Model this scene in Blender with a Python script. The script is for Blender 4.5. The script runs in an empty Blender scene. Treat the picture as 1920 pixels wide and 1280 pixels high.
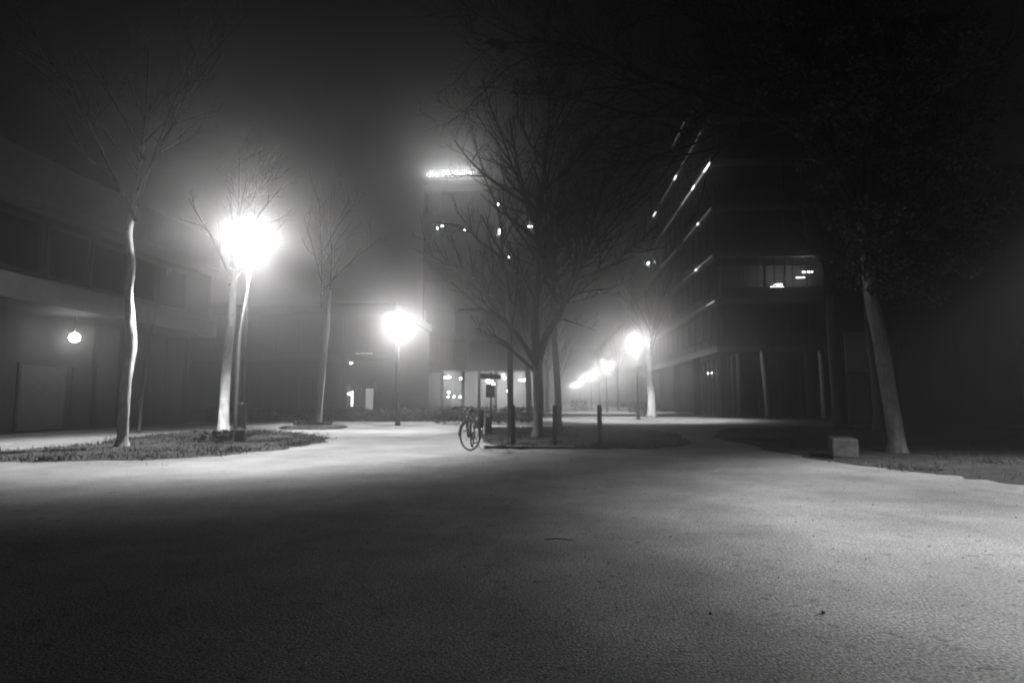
import bpy, math, random
from mathutils import Vector, Matrix

random.seed(7)
S = bpy.context.scene
COL = S.collection
R = math.radians

# ------------------------------------------------------------------ camera
cam_data = bpy.data.cameras.new('camera')
cam = bpy.data.objects.new('camera', cam_data)
COL.objects.link(cam)
cam.location = (0, 0, 1.17)
cam.rotation_euler = (R(90 + 5.71), 0, R(3.64))
cam_data.sensor_width = 36
cam_data.lens = 20.62
cam_data.clip_end = 2000
cam_data.clip_start = 0.05
S.camera = cam

# ------------------------------------------------------------------ world: night sky dimly lit by the town
W = bpy.data.worlds.new('World')
S.world = W
W.use_nodes = True
wn = W.node_tree.nodes
sky = wn.new('ShaderNodeTexSky')
sky.sky_type = 'NISHITA'
sky.sun_disc = False
sky.sun_elevation = R(12)
sky.sun_rotation = R(180)
bw = wn.new('ShaderNodeRGBToBW')
W.node_tree.links.new(sky.outputs[0], bw.inputs[0])
W.node_tree.links.new(bw.outputs[0], wn['Background'].inputs[0])
wn['Background'].inputs[1].default_value = 0.001

# ------------------------------------------------------------------ view and sampling
S.view_settings.view_transform = 'Standard'
S.view_settings.look = 'None'
S.view_settings.gamma = 1
S.view_settings.exposure = 0.0
S.view_settings.use_curve_mapping = False
S.render.engine = 'CYCLES'
cy = S.cycles
cy.max_bounces = 4
cy.diffuse_bounces = 1
cy.glossy_bounces = 2
cy.transmission_bounces = 2
cy.volume_bounces = 0
cy.transparent_max_bounces = 12
cy.sample_clamp_indirect = 1.0
cy.sample_clamp_direct = 0.0
cy.caustics_reflective = False
cy.caustics_refractive = False
cy.use_denoising = True
cy.use_adaptive_sampling = False
cy.filter_width = 1.9

LAMP_POWER = 7400.0
FOG_DENSITY = 0.0145
FOG_G = 0.9

# ------------------------------------------------------------------ helpers
def tag(o, label=None, cat=None, group=None, kind=None):
    if label: o['label'] = label
    if cat: o['category'] = cat
    if group: o['group'] = group
    if kind: o['kind'] = kind
    return o

def empty(name, loc, label, cat, group=None, rz=0.0):
    o = bpy.data.objects.new(name, None)
    o.empty_display_size = 0.2
    COL.objects.link(o)
    o.location = loc
    o.rotation_euler = (0, 0, rz)
    return tag(o, label, cat, group)

class MB:
    def __init__(s):
        s.v = []; s.f = []
    def box(s, x0, x1, y0, y1, z0, z1):
        n = len(s.v)
        s.v += [(x0,y0,z0),(x1,y0,z0),(x1,y1,z0),(x0,y1,z0),(x0,y0,z1),(x1,y0,z1),(x1,y1,z1),(x0,y1,z1)]
        s.f += [(n,n+3,n+2,n+1),(n+4,n+5,n+6,n+7),(n,n+1,n+5,n+4),(n+1,n+2,n+6,n+5),(n+2,n+3,n+7,n+6),(n+3,n,n+4,n+7)]
        return s
    def tube(s, pts, rad, sides=6, cap=True):
        pts = [Vector(p) for p in pts]
        m = len(pts)
        if not hasattr(rad, '__len__'): rad = [rad]*m
        base = len(s.v)
        prev = None
        for i, p in enumerate(pts):
            d = (pts[min(i+1, m-1)] - pts[max(i-1, 0)])
            if d.length < 1e-6: d = Vector((0, 0, 1))
            d.normalize()
            if prev is None:
                a = d.orthogonal().normalized()
            else:
                a = prev - d*prev.dot(d)
                a = d.orthogonal().normalized() if a.length < 1e-5 else a.normalized()
            prev = a
            b = d.cross(a)
            for k in range(sides):
                t = 2*math.pi*k/sides
                q = p + (a*math.cos(t) + b*math.sin(t))*rad[i]
                s.v.append((q.x, q.y, q.z))
        for i in range(m-1):
            for k in range(sides):
                k2 = (k+1) % sides
                s.f.append((base+i*sides+k, base+i*sides+k2, base+(i+1)*sides+k2, base+(i+1)*sides+k))
        if cap:
            s.f.append(tuple(base+k for k in reversed(range(sides))))
            s.f.append(tuple(base+(m-1)*sides+k for k in range(sides)))
        return s
    def lathe(s, prof, c=(0,0,0), sides=24):
        base = len(s.v); m = len(prof)
        for r, z in prof:
            for k in range(sides):
                t = 2*math.pi*k/sides
                s.v.append((c[0]+r*math.cos(t), c[1]+r*math.sin(t), c[2]+z))
        for i in range(m-1):
            for k in range(sides):
                k2 = (k+1) % sides
                s.f.append((base+i*sides+k, base+i*sides+k2, base+(i+1)*sides+k2, base+(i+1)*sides+k))
        s.f.append(tuple(base+k for k in reversed(range(sides))))
        s.f.append(tuple(base+(m-1)*sides+k for k in range(sides)))
        return s
    def torus(s, c, axis_u, axis_v, axis_w, r, t, n=40, m=6):
        base = len(s.v)
        c, u, v, w = Vector(c), Vector(axis_u), Vector(axis_v), Vector(axis_w)
        for i in range(n):
            a = 2*math.pi*i/n
            rd = u*math.cos(a) + v*math.sin(a)
            for k in range(m):
                b = 2*math.pi*k/m
                q = c + rd*(r + t*math.cos(b)) + w*(t*math.sin(b))
                s.v.append((q.x, q.y, q.z))
        for i in range(n):
            for k in range(m):
                i2, k2 = (i+1) % n, (k+1) % m
                s.f.append((base+i*m+k, base+i2*m+k, base+i2*m+k2, base+i*m+k2))
        return s
    def mesh(s, name, mat, smooth=False):
        me = bpy.data.meshes.new(name)
        me.from_pydata(s.v, [], s.f)
        me.materials.append(mat)
        if smooth:
            me.polygons.foreach_set('use_smooth', [True]*len(me.polygons))
        me.update()
        return me
    def build(s, name, mat, parent=None, smooth=False, bevel=0.0):
        o = bpy.data.objects.new(name, s.mesh(name, mat, smooth))
        COL.objects.link(o)
        if parent is not None: o.parent = parent
        if bevel:
            md = o.modifiers.new('bevel', 'BEVEL'); md.width = bevel; md.segments = 2; md.limit_method = 'ANGLE'
        return o

def put(name, mesh, parent, loc=(0,0,0), rz=0.0):
    o = bpy.data.objects.new(name, mesh)
    COL.objects.link(o)
    o.parent = parent
    o.location = loc
    o.rotation_euler = (0, 0, rz)
    return o

# ------------------------------------------------------------------ materials (the film is black and white)
def mat(name, lo, hi, scale=6.0, rough=0.8, detail=6.0, bump=0.0, bscale=None, metal=0.0, spec=0.3, stretch=None, big=None, spots=None):
    m = bpy.data.materials.new(name)
    m.use_nodes = True
    nt = m.node_tree; N = nt.nodes; L = nt.links
    p = N['Principled BSDF']
    p.inputs['Roughness'].default_value = rough
    p.inputs['Metallic'].default_value = metal
    p.inputs['Specular IOR Level'].default_value = spec
    tc = N.new('ShaderNodeTexCoord')
    vec = tc.outputs['Object']
    if stretch:
        mp = N.new('ShaderNodeMapping'); mp.inputs['Scale'].default_value = stretch
        L.new(vec, mp.inputs[0]); vec = mp.outputs[0]
    nz = N.new('ShaderNodeTexNoise')
    nz.inputs['Scale'].default_value = scale
    nz.inputs['Detail'].default_value = detail
    nz.inputs['Roughness'].default_value = 0.65
    L.new(vec, nz.inputs['Vector'])
    mr = N.new('ShaderNodeMapRange')
    mr.inputs['From Min'].default_value = 0.3; mr.inputs['From Max'].default_value = 0.7
    mr.inputs['To Min'].default_value = lo; mr.inputs['To Max'].default_value = hi
    L.new(nz.outputs['Fac'], mr.inputs['Value'])
    outv = mr.outputs[0]
    if big:
        n2 = N.new('ShaderNodeTexNoise'); n2.inputs['Scale'].default_value = big[0]; n2.inputs['Detail'].default_value = 5
        n2.inputs['Roughness'].default_value = 0.6
        L.new(tc.outputs['Object'], n2.inputs['Vector'])
        m2 = N.new('ShaderNodeMapRange')
        m2.inputs['From Min'].default_value = 0.35; m2.inputs['From Max'].default_value = 0.65
        m2.inputs['To Min'].default_value = big[1]; m2.inputs['To Max'].default_value = big[2]
        L.new(n2.outputs['Fac'], m2.inputs['Value'])
        mm = N.new('ShaderNodeMath'); mm.operation = 'MULTIPLY'
        L.new(outv, mm.inputs[0]); L.new(m2.outputs[0], mm.inputs[1]); outv = mm.outputs[0]
    if spots:
        n3 = N.new('ShaderNodeTexNoise'); n3.inputs['Scale'].default_value = spots; n3.inputs['Detail'].default_value = 9
        n3.inputs['Roughness'].default_value = 0.7
        L.new(tc.outputs['Object'], n3.inputs['Vector'])
        m3 = N.new('ShaderNodeMapRange')
        m3.inputs['From Min'].default_value = 0.56; m3.inputs['From Max'].default_value = 0.68
        m3.inputs['To Min'].default_value = 1.0; m3.inputs['To Max'].default_value = 0.45
        L.new(n3.outputs['Fac'], m3.inputs['Value'])
        m4 = N.new('ShaderNodeMath'); m4.operation = 'MULTIPLY'
        L.new(outv, m4.inputs[0]); L.new(m3.outputs[0], m4.inputs[1]); outv = m4.outputs[0]
    L.new(outv, p.inputs['Base Color'])
    if bump:
        b = N.new('ShaderNodeBump'); b.inputs['Strength'].default_value = bump; b.inputs['Distance'].default_value = 0.02
        nb = N.new('ShaderNodeTexNoise'); nb.inputs['Scale'].default_value = bscale or scale*4; nb.inputs['Detail'].default_value = 5
        L.new(vec, nb.inputs['Vector']); L.new(nb.outputs['Fac'], b.inputs['Height']); L.new(b.outputs[0], p.inputs['Normal'])
    return m

def emit(name, strength, sample=True):
    m = bpy.data.materials.new(name)
    m.use_nodes = True
    N = m.node_tree.nodes
    N.remove(N['Principled BSDF'])
    e = N.new('ShaderNodeEmission'); e.inputs[1].default_value = strength
    m.node_tree.links.new(e.outputs[0], N['Material Output'].inputs[0])
    if not sample:
        m.cycles.emission_sampling = 'NONE'
    return m

def glass(name, tint, gloss, rough=0.05):
    m = bpy.data.materials.new(name)
    m.use_nodes = True
    N = m.node_tree.nodes; L = m.node_tree.links
    N.remove(N['Principled BSDF'])
    t = N.new('ShaderNodeBsdfTransparent'); t.inputs[0].default_value = (tint, tint, tint, 1)
    g = N.new('ShaderNodeBsdfGlossy'); g.inputs['Roughness'].default_value = rough
    g.inputs[0].default_value = (0.8, 0.8, 0.8, 1)
    lw = N.new('ShaderNodeFresnel'); lw.inputs[0].default_value = 1.45
    mx = N.new('ShaderNodeMixShader')
    ma = N.new('ShaderNodeMath'); ma.operation = 'MULTIPLY'; ma.inputs[1].default_value = gloss
    L.new(lw.outputs[0], ma.inputs[0]); L.new(ma.outputs[0], mx.inputs[0])
    L.new(t.outputs[0], mx.inputs[1]); L.new(g.outputs[0], mx.inputs[2])
    L.new(mx.outputs[0], N['Material Output'].inputs[0])
    return m

M = dict(
    paving=mat('paving', 0.05, 0.52, 55, 0.85, 12, 0.5, 75, spec=0.25, big=(0.9, 0.75, 1.15), spots=8.0),
    soil=mat('soil', 0.035, 0.09, 6, 0.95, 8, 0.8, 30, spec=0.1),
    grass=mat('grass', 0.03, 0.08, 3, 0.8, 4, spec=0.1),
    pale_bark=mat('pale_bark', 0.16, 0.55, 7, 0.85, 9, 1.0, 18, spec=0.15, stretch=(1, 1, 0.4), spots=5.0),
    grey_bark=mat('grey_bark', 0.08, 0.26, 8, 0.85, 9, 1.0, 20, spec=0.15, stretch=(1, 1, 0.35), spots=6.0),
    bark=mat('bark', 0.03, 0.09, 10, 0.9, 8, 0.9, 24, spec=0.15, stretch=(1, 1, 0.25)),
    twig=mat('twig', 0.012, 0.025, 8, 0.9, 3, spec=0.1),
    leaf=mat('leaf', 0.02, 0.05, 2, 0.6, 3, spec=0.3),
    dead_leaf=mat('dead_leaf', 0.25, 0.6, 5, 0.7, 3, spec=0.2),
    concrete=mat('concrete', 0.06, 0.12, 3, 0.8, 8, 0.2, 30, spec=0.2, big=(0.5, 0.75, 1.15)),
    render=mat('render', 0.035, 0.065, 4, 0.85, 7, 0.15, 40, spec=0.2, big=(0.4, 0.7, 1.2)),
    dark_render=mat('dark_render', 0.018, 0.035, 4, 0.85, 7, 0.1, 40, spec=0.2),
    dark_panel=mat('dark_panel', 0.02, 0.04, 3, 0.6, 6, spec=0.3),
    grey_metal=mat('grey_metal', 0.06, 0.11, 12, 0.45, 4, metal=0.5, spec=0.4),
    dark_metal=mat('dark_metal', 0.02, 0.045, 12, 0.45, 4, metal=0.3, spec=0.4),
    slab=mat('slab', 0.12, 0.2, 4, 0.38, 6, metal=0.25, spec=0.5),
    louvre=mat('louvre', 0.35, 0.5, 6, 0.4, 4, metal=0.4, spec=0.5),
    rubber=mat('rubber', 0.012, 0.03, 30, 0.75, 3, spec=0.3),
    chrome=mat('chrome', 0.5, 0.65, 10, 0.22, 2, metal=1.0),
    bike_paint=mat('bike_paint', 0.02, 0.03, 10, 0.35, 2, spec=0.5),
    sign_back=mat('sign_back', 0.06, 0.09, 8, 0.5, 3, metal=0.3),
    weathered=mat('weathered', 0.03, 0.13, 5, 0.9, 9, 0.6, 30, spec=0.1, spots=4.0),
    wood=mat('wood', 0.05, 0.1, 8, 0.8, 6, 0.5, 30, stretch=(1, 1, 0.2)),
    stone=mat('stone', 0.22, 0.4, 9, 0.85, 8, 0.6, 40, spec=0.2),
    lit_bulb=emit('lit_bulb', 40.0, False),
    sign_light=emit('sign_light', 1.6, False),
    room_light=emit('room_light', 70.0, False),
    small_light=emit('small_light', 60.0, False),
    lobby_light=emit('lobby_light', 150.0),
    tube_light=emit('tube_light', 22.0),
    window_and_glint=emit('window_and_glint', 5.0, False),  # lit tower windows, and bright reflections put on the floor bands as emission
    dim_glint=emit('dim_glint', 0.6, False),  # this and the next: weaker reflections on the floor bands, made to glow
    faint_glint=emit('faint_glint', 0.15, False),
    glass=glass('glass', 0.75, 1.0),
    clear_glass=glass('clear_glass', 0.92, 0.6),
)

# ------------------------------------------------------------------ ground
g = MB()
NX, NY = 60, 64
for j in range(NY+1):
    for i in range(NX+1):
        g.v.append((-124 + 248*i/NX, -34 + 258*j/NY, 0.0))
for j in range(NY):
    for i in range(NX):
        a = j*(NX+1)+i
        g.f.append((a, a+1, a+NX+2, a+NX+1))
tag(g.build('ground', M['paving']), kind='structure')

def inside(poly, x, y):
    c = False; n = len(poly)
    for i in range(n):
        x0, y0 = poly[i]; x1, y1 = poly[(i+1) % n]
        if (y0 > y) != (y1 > y) and x < (x1-x0)*(y-y0)/(y1-y0)+x0: c = not c
    return c

def smooth_poly(poly, it=2):
    for _ in range(it):
        q = []
        for i in range(len(poly)):
            a, b = poly[i], poly[(i+1) % len(poly)]
            q += [(a[0]*.75+b[0]*.25, a[1]*.75+b[1]*.25), (a[0]*.25+b[0]*.75, a[1]*.25+b[1]*.75)]
        poly = q
    return poly

def bed(name, poly, h, rings=9, rough=0.03, it=2, centre=None):
    """a planted bed: a low uneven mound inside an outline"""
    poly = smooth_poly(poly, it)
    rnd = random.Random(len(poly)*3+int(h*100))
    poly = [(x+rnd.uniform(-.2, .2), y+rnd.uniform(-.2, .2)) for x, y in poly]
    cx = sum(p[0] for p in poly)/len(poly); cy_ = sum(p[1] for p in poly)/len(poly)
    if centre: cx, cy_ = centre
    b = MB(); n = len(poly)
    for r in range(rings):
        t = (r/rings)
        for x, y in poly:
            hh = 0.006 + h*min(1, t*4) + (rnd.uniform(-rough, rough) if r else 0)
            b.v.append((x+(cx-x)*t, y+(cy_-y)*t, max(0.006, hh)))
    b.v.append((cx, cy_, h))
    for r in range(rings-1):
        for k in range(n):
            k2 = (k+1) % n
            b.f.append((r*n+k, r*n+k2, (r+1)*n+k2, (r+1)*n+k))
    for k in range(n):
        b.f.append(((rings-1)*n+k, (rings-1)*n+(k+1) % n, rings*n))
    tag(b.build(name, M['soil'], smooth=True), kind='structure')
    return poly

def grass(poly, count, label, seed, h0=0.05, h1=0.14, z=0.02, near=None):
    rnd = random.Random(seed); b = MB()
    xs = [p[0] for p in poly]; ys = [p[1] for p in poly]
    made = 0
    clumps = [(rnd.uniform(min(xs), max(xs)), rnd.uniform(min(ys), max(ys))) for _ in range(60)]
    while made < count:
        if rnd.random() < .5:
            c = rnd.choice(clumps); x = rnd.gauss(c[0], .3); y = rnd.gauss(c[1], .3)
        else:
            x = rnd.uniform(min(xs), max(xs)); y = rnd.uniform(min(ys), max(ys))
        if not inside(poly, x, y):
            if rnd.random() > .25 or not inside(poly, x+rnd.gauss(0, .35), y+rnd.gauss(0, .35)): continue
        made += 1
        a = rnd.uniform(0, 6.283); w = rnd.uniform(.005, .014); h = rnd.uniform(h0*.5, h1)*rnd.uniform(.5, 1.1)
        lx, ly = rnd.gauss(0, .05), rnd.gauss(0, .05)
        n = len(b.v)
        b.v += [(x-w*math.cos(a), y-w*math.sin(a), z), (x+w*math.cos(a), y+w*math.sin(a), z), (x+lx, y+ly, z+h)]
        b.f.append((n, n+1, n+2))
    tag(b.build('grass', M['grass']), label, 'grass', kind='stuff')

left_poly = bed('planting_bed', [(-12.6,11.3),(-11.75,14.2),(-12.9,17.4),(-12.9,20.3),(-11.5,22.6),(-8.9,20.6),(-6.4,17.1),(-6.2,14.5),(-6.8,12.7),(-7.55,11.6),(-8.7,10.9),(-10.6,10.5)], 0.05)
grass(left_poly, 16000, 'short grass on the bed under the lit white trunk', 1)
far_poly = bed('planting_bed', [(-11.4,24.0),(-10.6,26.4),(-9.0,26.0),(-8.3,24.2),(-8.8,23.0),(-10.4,23.0)], 0.10)
grass(far_poly, 2500, 'grass round the foot of the leaning grey trunk', 2)
mid_poly = bed('planting_bed', [(-1.45,14.3),(0.4,14.2),(2.8,14.6),(4.2,16.5),(4.2,24.5),(0.6,25.6),(-2.6,25.2),(-2.6,20)], 0.04)
grass(mid_poly, 14000, 'dark grass on the bed behind the row of bollards', 3)
right_poly = bed('lawn', [(5.0,15.2),(5.2,13.2),(5.56,11.3),(5.95,10.3),(6.3,9.6),(6.7,8.6),(7.2,6.5),(7.6,3.0),(7.8,-6),(30,-6),(30,27.5),(8.5,27.5),(5.6,22)], 0.03, rings=24, it=2, centre=(16, 11))
grass([p for p in right_poly if True], 26000, 'short grass on the lawn beside the curved path edge', 4)
bed('lawn', [(-32,31.5),(-1.5,31.5),(-1.5,44.0),(-32,44.0)], 0.03, rings=8, it=1)
bed('lawn', [(-12.8,45),(-1.4,45),(-1.4,58.6),(-12.8,58.6)], 0.03, rings=8, it=1)

# ------------------------------------------------------------------ street lamps
LIGHTS = []
def lamp_profile(light, tail=1.0, gap=0.01):
    light.use_nodes = True
    N = light.node_tree.nodes; L = light.node_tree.links
    e = N.get('Emission')
    tc = N.new('ShaderNodeTexCoord')
    sp = N.new('ShaderNodeSeparateXYZ')
    L.new(tc.outputs['Normal'], sp.inputs[0])
    ng = N.new('ShaderNodeMath'); ng.operation = 'MULTIPLY'; ng.inputs[1].default_value = 1.0
    L.new(sp.outputs['Z'], ng.inputs[0])
    mr = N.new('ShaderNodeMapRange')
    mr.inputs['From Min'].default_value = -1; mr.inputs['From Max'].default_value = 1
    L.new(ng.outputs[0], mr.inputs['Value'])
    cr = N.new('ShaderNodeValToRGB')
    # position = (z+1)/2 of the direction of the ray: 0 straight down, 0.5 level, 1 straight up
    pts = [(0.0, .40), (0.10, .55), (0.175, 1.0), (0.20, .72), (0.225, .36), (0.25, .12), (0.28, .01+gap), (0.31, gap), (0.345, .03*tail), (0.37, .09*tail), (0.40, .09*tail), (0.43, .10*tail), (0.475, .12*tail), (0.488, .07*tail), (0.502, .018*tail), (0.525, .007*tail), (0.56, 0.0)]
    els = cr.color_ramp.elements
    els[0].position = pts[0][0]; els[0].color = (pts[0][1],)*3 + (1,)
    els[1].position = pts[-1][0]; els[1].color = (pts[-1][1],)*3 + (1,)
    for p, c in pts[1:-1]:
        q = els.new(p); q.color = (c, c, c, 1)
    L.new(mr.outputs[0], cr.inputs[0])
    L.new(cr.outputs[0], e.inputs['Strength'])

def street_lamp(x, y, h, label, power=1.0, tail=1.0, gap=0.01, group='street lamps on slim posts'):
    t = empty('street_lamp', (x, y, 0), label, 'street lamp', group)
    MB().lathe([(.15, 0), (.15, .06), (.115, .08), (.115, 1.02), (.10, 1.06), (.05, 1.12)], sides=20).build('base_sleeve', M['dark_metal'], t, True)
    MB().box(-.05, .05, -.125, -.112, .35, .75).build('access_door', M['grey_metal'], t)
    MB().lathe([(.05, 1.10), (.05, 2.6), (.038, 2.65), (.034, h-.34)], sides=14).build('pole', M['dark_metal'], t, True)
    for k in range(3):
        a = k*2.094+.5
        c, s_ = math.cos(a), math.sin(a)
        MB().tube([(c*.03, s_*.03, h-.36), (c*.2, s_*.2, h-.2), (c*.24, s_*.24, h+.0)], .009, 6).build('strut', M['dark_metal'], t)
    MB().lathe([(.27, h-.005), (.275, h+.012), (.22, h+.05), (.10, h+.08), (.02, h+.09)], sides=28).build('hood', M['dark_metal'], t, True)
    MB().lathe([(.15, h-.035), (.17, h-.012), (.15, h-.006)], sides=20).build('lit_diffuser', M['lit_bulb'], t, True)
    ld = bpy.data.lights.new('lamp_light', 'POINT')
    ld.energy = LAMP_POWER*power
    ld.shadow_soft_size = 0.05
    lamp_profile(ld, tail, gap)
    lo = bpy.data.objects.new('lamp_light', ld)
    COL.objects.link(lo); lo.parent = t; lo.location = (0, 0, h-.12)
    return t

street_lamp(-8.40, 15.66, 5.75, 'lit street lamp standing beside the thin tree on the grass bed', 1.6, .9)
street_lamp(-7.12, 27.38, 4.85, 'lit street lamp on open paving before the far hedge', 1.0, 1.4)
street_lamp(5.42, 36.64, 4.85, 'lit street lamp before the tall banded building, first of its row', 1.0, 1.25)
street_lamp(5.6, 58, 4.85, 'lit street lamp, second of the row running down the street', 1.0, 1.5)
street_lamp(5.6, 79, 4.85, 'lit street lamp, third of the row running down the street', 1.0, 1.5)
street_lamp(5.5, 107, 4.85, 'lit street lamp, fourth of the row running down the street', 1.1, 1.7)
street_lamp(5.3, 134, 4.85, 'lit street lamp at the far end of the row down the street', 1.2, 1.9)
street_lamp(8.1, 5.9, 5.1, 'lit street lamp on the lawn edge beside the near pavement', 0.85, .05, .025)

# ------------------------------------------------------------------ trees
def grow(mb, rnd, pts, r0, r1, level, spread=.75, up=.25, dens=1.0, tips=None, minr=.005):
    m = len(pts)
    rad = [r0+(r1-r0)*(i/(m-1)) for i in range(m)]
    mb.tube(pts, rad, 7 if r0 > .05 else (5 if r0 > .02 else 3), cap=False)
    P = [Vector(p) for p in pts]
    L = sum((P[i+1]-P[i]).length for i in range(m-1))
    if tips is not None and level <= 1: tips.append(P[-1].copy())
    if level <= 0: return
    nchild = max(2, int(L*dens*{4: 2.2, 3: 2.6, 2: 4.0, 1: 6.0}.get(level, 3)))
    for c in range(nchild):
        f = .18+.80*(c+rnd.random())/nchild
        k = min(m-2, int(f*(m-1))); u = f*(m-1)-k
        p = P[k].lerp(P[k+1], u)
        d = (P[k+1]-P[k]).normalized()
        rr = (rad[k]+(rad[k+1]-rad[k])*u)*rnd.uniform(.45, .7)
        side = Vector((rnd.gauss(0, 1), rnd.gauss(0, 1), rnd.gauss(0, 1)))
        side = (side-d*side.dot(d)).normalized()
        dr = (d+side*rnd.uniform(spread*.7, spread*1.5)).normalized()
        ln = L*rnd.uniform(.28, .55)*(1.15-f*.55)
        ln = max(ln, .18)
        ns = 5 if level > 1 else 4
        q = [p]; cur = p.copy(); dd = dr.copy()
        for s_ in range(ns):
            dd = (dd+Vector((rnd.gauss(0, .16), rnd.gauss(0, .16), rnd.gauss(0, .12)+up*.5))).normalized()
            cur = cur+dd*(ln/ns); q.append(cur.copy())
        grow(mb, rnd, q, max(rr, minr), max(rr*.35, minr*.7), level-1, spread, up, dens, tips, minr)

def wob(pts, rnd, a):
    return [Vector(p)+Vector((rnd.gauss(0, a), rnd.gauss(0, a), 0)) if 0 < i else Vector(p) for i, p in enumerate(pts)]

def fine(pts, n=3):
    """Catmull-Rom refinement of a traced limb"""
    P = [Vector(p) for p in pts]; out = []
    for i in range(len(P)-1):
        a, b, c, d = P[max(i-1, 0)], P[i], P[i+1], P[min(i+2, len(P)-1)]
        for k in range(n):
            t = k/n
            out.append(.5*((2*b)+(c-a)*t+(2*a-5*b+4*c-d)*t*t+(3*b-a-3*c+d)*t**3))
    out.append(P[-1]); return out

def trunk_mesh(pts, rads, rnd, sides=14):
    b = MB(); P = fine(pts, 5)
    n = len(P); rr = []
    for i in range(n):
        u = i/(n-1)*(len(rads)-1); k = min(int(u), len(rads)-2)
        rr.append(rads[k]+(rads[k+1]-rads[k])*(u-k))
    b.tube(P, rr, sides)
    for i, v in enumerate(b.v):
        ring = i//sides
        c = P[min(ring, n-1)]
        a = math.atan2(v[1]-c.y, v[0]-c.x)
        k = 1+.10*math.sin(a*3+ring*.35)+.06*math.sin(a*5-ring*.6)+rnd.uniform(-.05, .05)
        if v[2] < .25: k += (.25-v[2])*1.4*(1+.5*math.sin(a*4))
        b.v[i] = (c.x+(v[0]-c.x)*k, c.y+(v[1]-c.y)*k, v[2])
    return b

def tree(name, base, label, trunk, rads, limbs, bark, seed, levels=3, dens=1.0, spread=.75, up=.25, depth=.5, group=None):
    rnd = random.Random(seed)
    t = empty(name, (base[0], base[1], 0), label, 'tree', group)
    trunk_mesh(trunk, rads, rnd).build('trunk', M[bark], t, True)
    mb = MB(); tips = []
    for li in limbs:
        pts, r0 = li[0], li[1]
        if len(pts[0]) == 2:           # traced in elevation: give the limb its own run in depth
            s_ = rnd.uniform(-1, 1)*depth; n = len(pts)
            pts = [(x, s_*(i/(n-1))**1.3*(1+.2*rnd.uniform(-1, 1))*2, z) for i, (x, z) in enumerate(pts)]
        grow(mb, rnd, fine(pts), r0, r0*.22, levels, spread, up, dens, tips)
    mb.build('crown', M['twig'], t)
    return t, tips

def auto_limbs(rnd, z0, H, n, reach, r):
    out = []
    for k in range(n):
        a = rnd.uniform(0, 6.283); f = k/n
        z = z0+(H-z0)*.55*f
        rr = reach*rnd.uniform(.6, 1)*(1-.35*f)
        top = z+(H-z)*rnd.uniform(.55, .95)
        c, s_ = math.cos(a), math.sin(a)
        out.append(([(0, 0, z), (c*rr*.25, s_*rr*.25, z+(top-z)*.28), (c*rr*.55, s_*rr*.55, z+(top-z)*.6), (c*rr*.85, s_*rr*.85, z+(top-z)*.85), (c*rr, s_*rr, top)], r*(1-.4*f)))
    return out

# the tree with the low fork
tree('bare_tree', (-.38, 18.44), 'bare dark tree forking low above its pale foot, behind the bollards',
     [(0,0,-.02), (.02,0,1.0), (.01,0,2.0), (0,0,2.6)], [.165,.14,.15,.11],
     [([(.01,2.1),(-.05,3.0),(-.05,4.0),(.02,5.0),(.06,6.0),(.03,6.7),(.07,7.26),(.24,8.1),(.27,8.8),(.38,9.5),(.43,10.4),(.6,11.05)], .14),
      ([(.0,2.3),(.28,3.2),(.67,3.8),(.94,4.46),(1.21,5.1),(1.49,5.8),(1.69,6.3),(1.83,7.0),(2.04,7.7),(2.25,8.4),(2.6,9.0),(2.94,9.6)], .125),
      ([(-.02,2.2),(-.38,2.87),(-.84,3.47),(-1.38,4.08),(-1.78,4.83),(-2.12,5.3),(-2.53,5.5),(-3.07,5.7),(-3.56,6.0)], .095),
      ([(-.02,2.05),(-.65,2.6),(-1.04,3.0),(-1.5,3.2),(-1.9,3.4)], .065),
      ([(.07,7.26),(-.64,7.76),(-1.39,8.34),(-1.94,8.84),(-2.43,9.5),(-2.85,10.1)], .065),
      ([(.04,6.5),(-.17,7.1),(-.5,8.0),(-.78,9.3),(-1.05,10.0)], .065),
      ([(-.02,4.3),(-.38,5.0),(-.78,5.4),(-1.25,6.0),(-1.7,6.9)], .07)], 'grey_bark', 11, 3, .85, depth=.7)
tree('bare_tree', (-1.54, 23.28), 'slim straight bare tree behind the low-forked one, nearer the signpost',
     [(0,0,-.02), (-.02,0,1.2), (-.05,0,4.3), (-.13,0,5.6), (-.26,0,6.5)], [.13,.11,.1,.09,.07],
     [([(-.26,6.4),(-.51,7.07),(-1.28,7.68),(-1.72,8.22),(-2.4,8.67),(-3.45,8.95)], .085),
      ([(-.26,6.4),(-.35,7.24),(-.35,7.93),(-.45,8.63),(-.78,9.5),(-1.1,10.1)], .08),
      ([(-.05,4.3),(-.51,5.2),(-1.1,5.5),(-1.9,6.2)], .045),
      ([(-.1,5.2),(.5,6.0),(1.1,7.2),(1.5,8.2)], .05)], 'bark', 12, 3, .95, depth=.8)
tree('bare_tree', (.27, 22.6), 'slim straight bare tree behind the middle bollard',
     [(.06,0,-.02), (.05,0,1.2), (-.06,0,3.4), (-.11,0,4.4)], [.14,.12,.11,.1],
     [([(-.11,4.3),(-.12,5.45),(-.03,6.7),(.14,7.9),(.15,8.8),(0,9.6)], .10),
      ([(-.09,4.4),(.36,4.87),(.84,5.2),(1.41,5.27),(2.05,5.26)], .06),
      ([(-.12,5.8),(-.28,6.36),(-.44,7.0),(-.52,7.7),(-.7,8.6)], .065),
      ([(-.09,4.2),(.35,4.3),(.91,4.13),(1.63,3.92)], .03),
      ([(.14,7.9),(.55,8.4),(1.05,9.2),(1.23,10.0)], .045),
      ([(-.05,5.0),(.9,6.2),(1.7,7.2),(2.4,7.9)], .065)], 'bark', 13, 3, .95, depth=.8)

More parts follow.
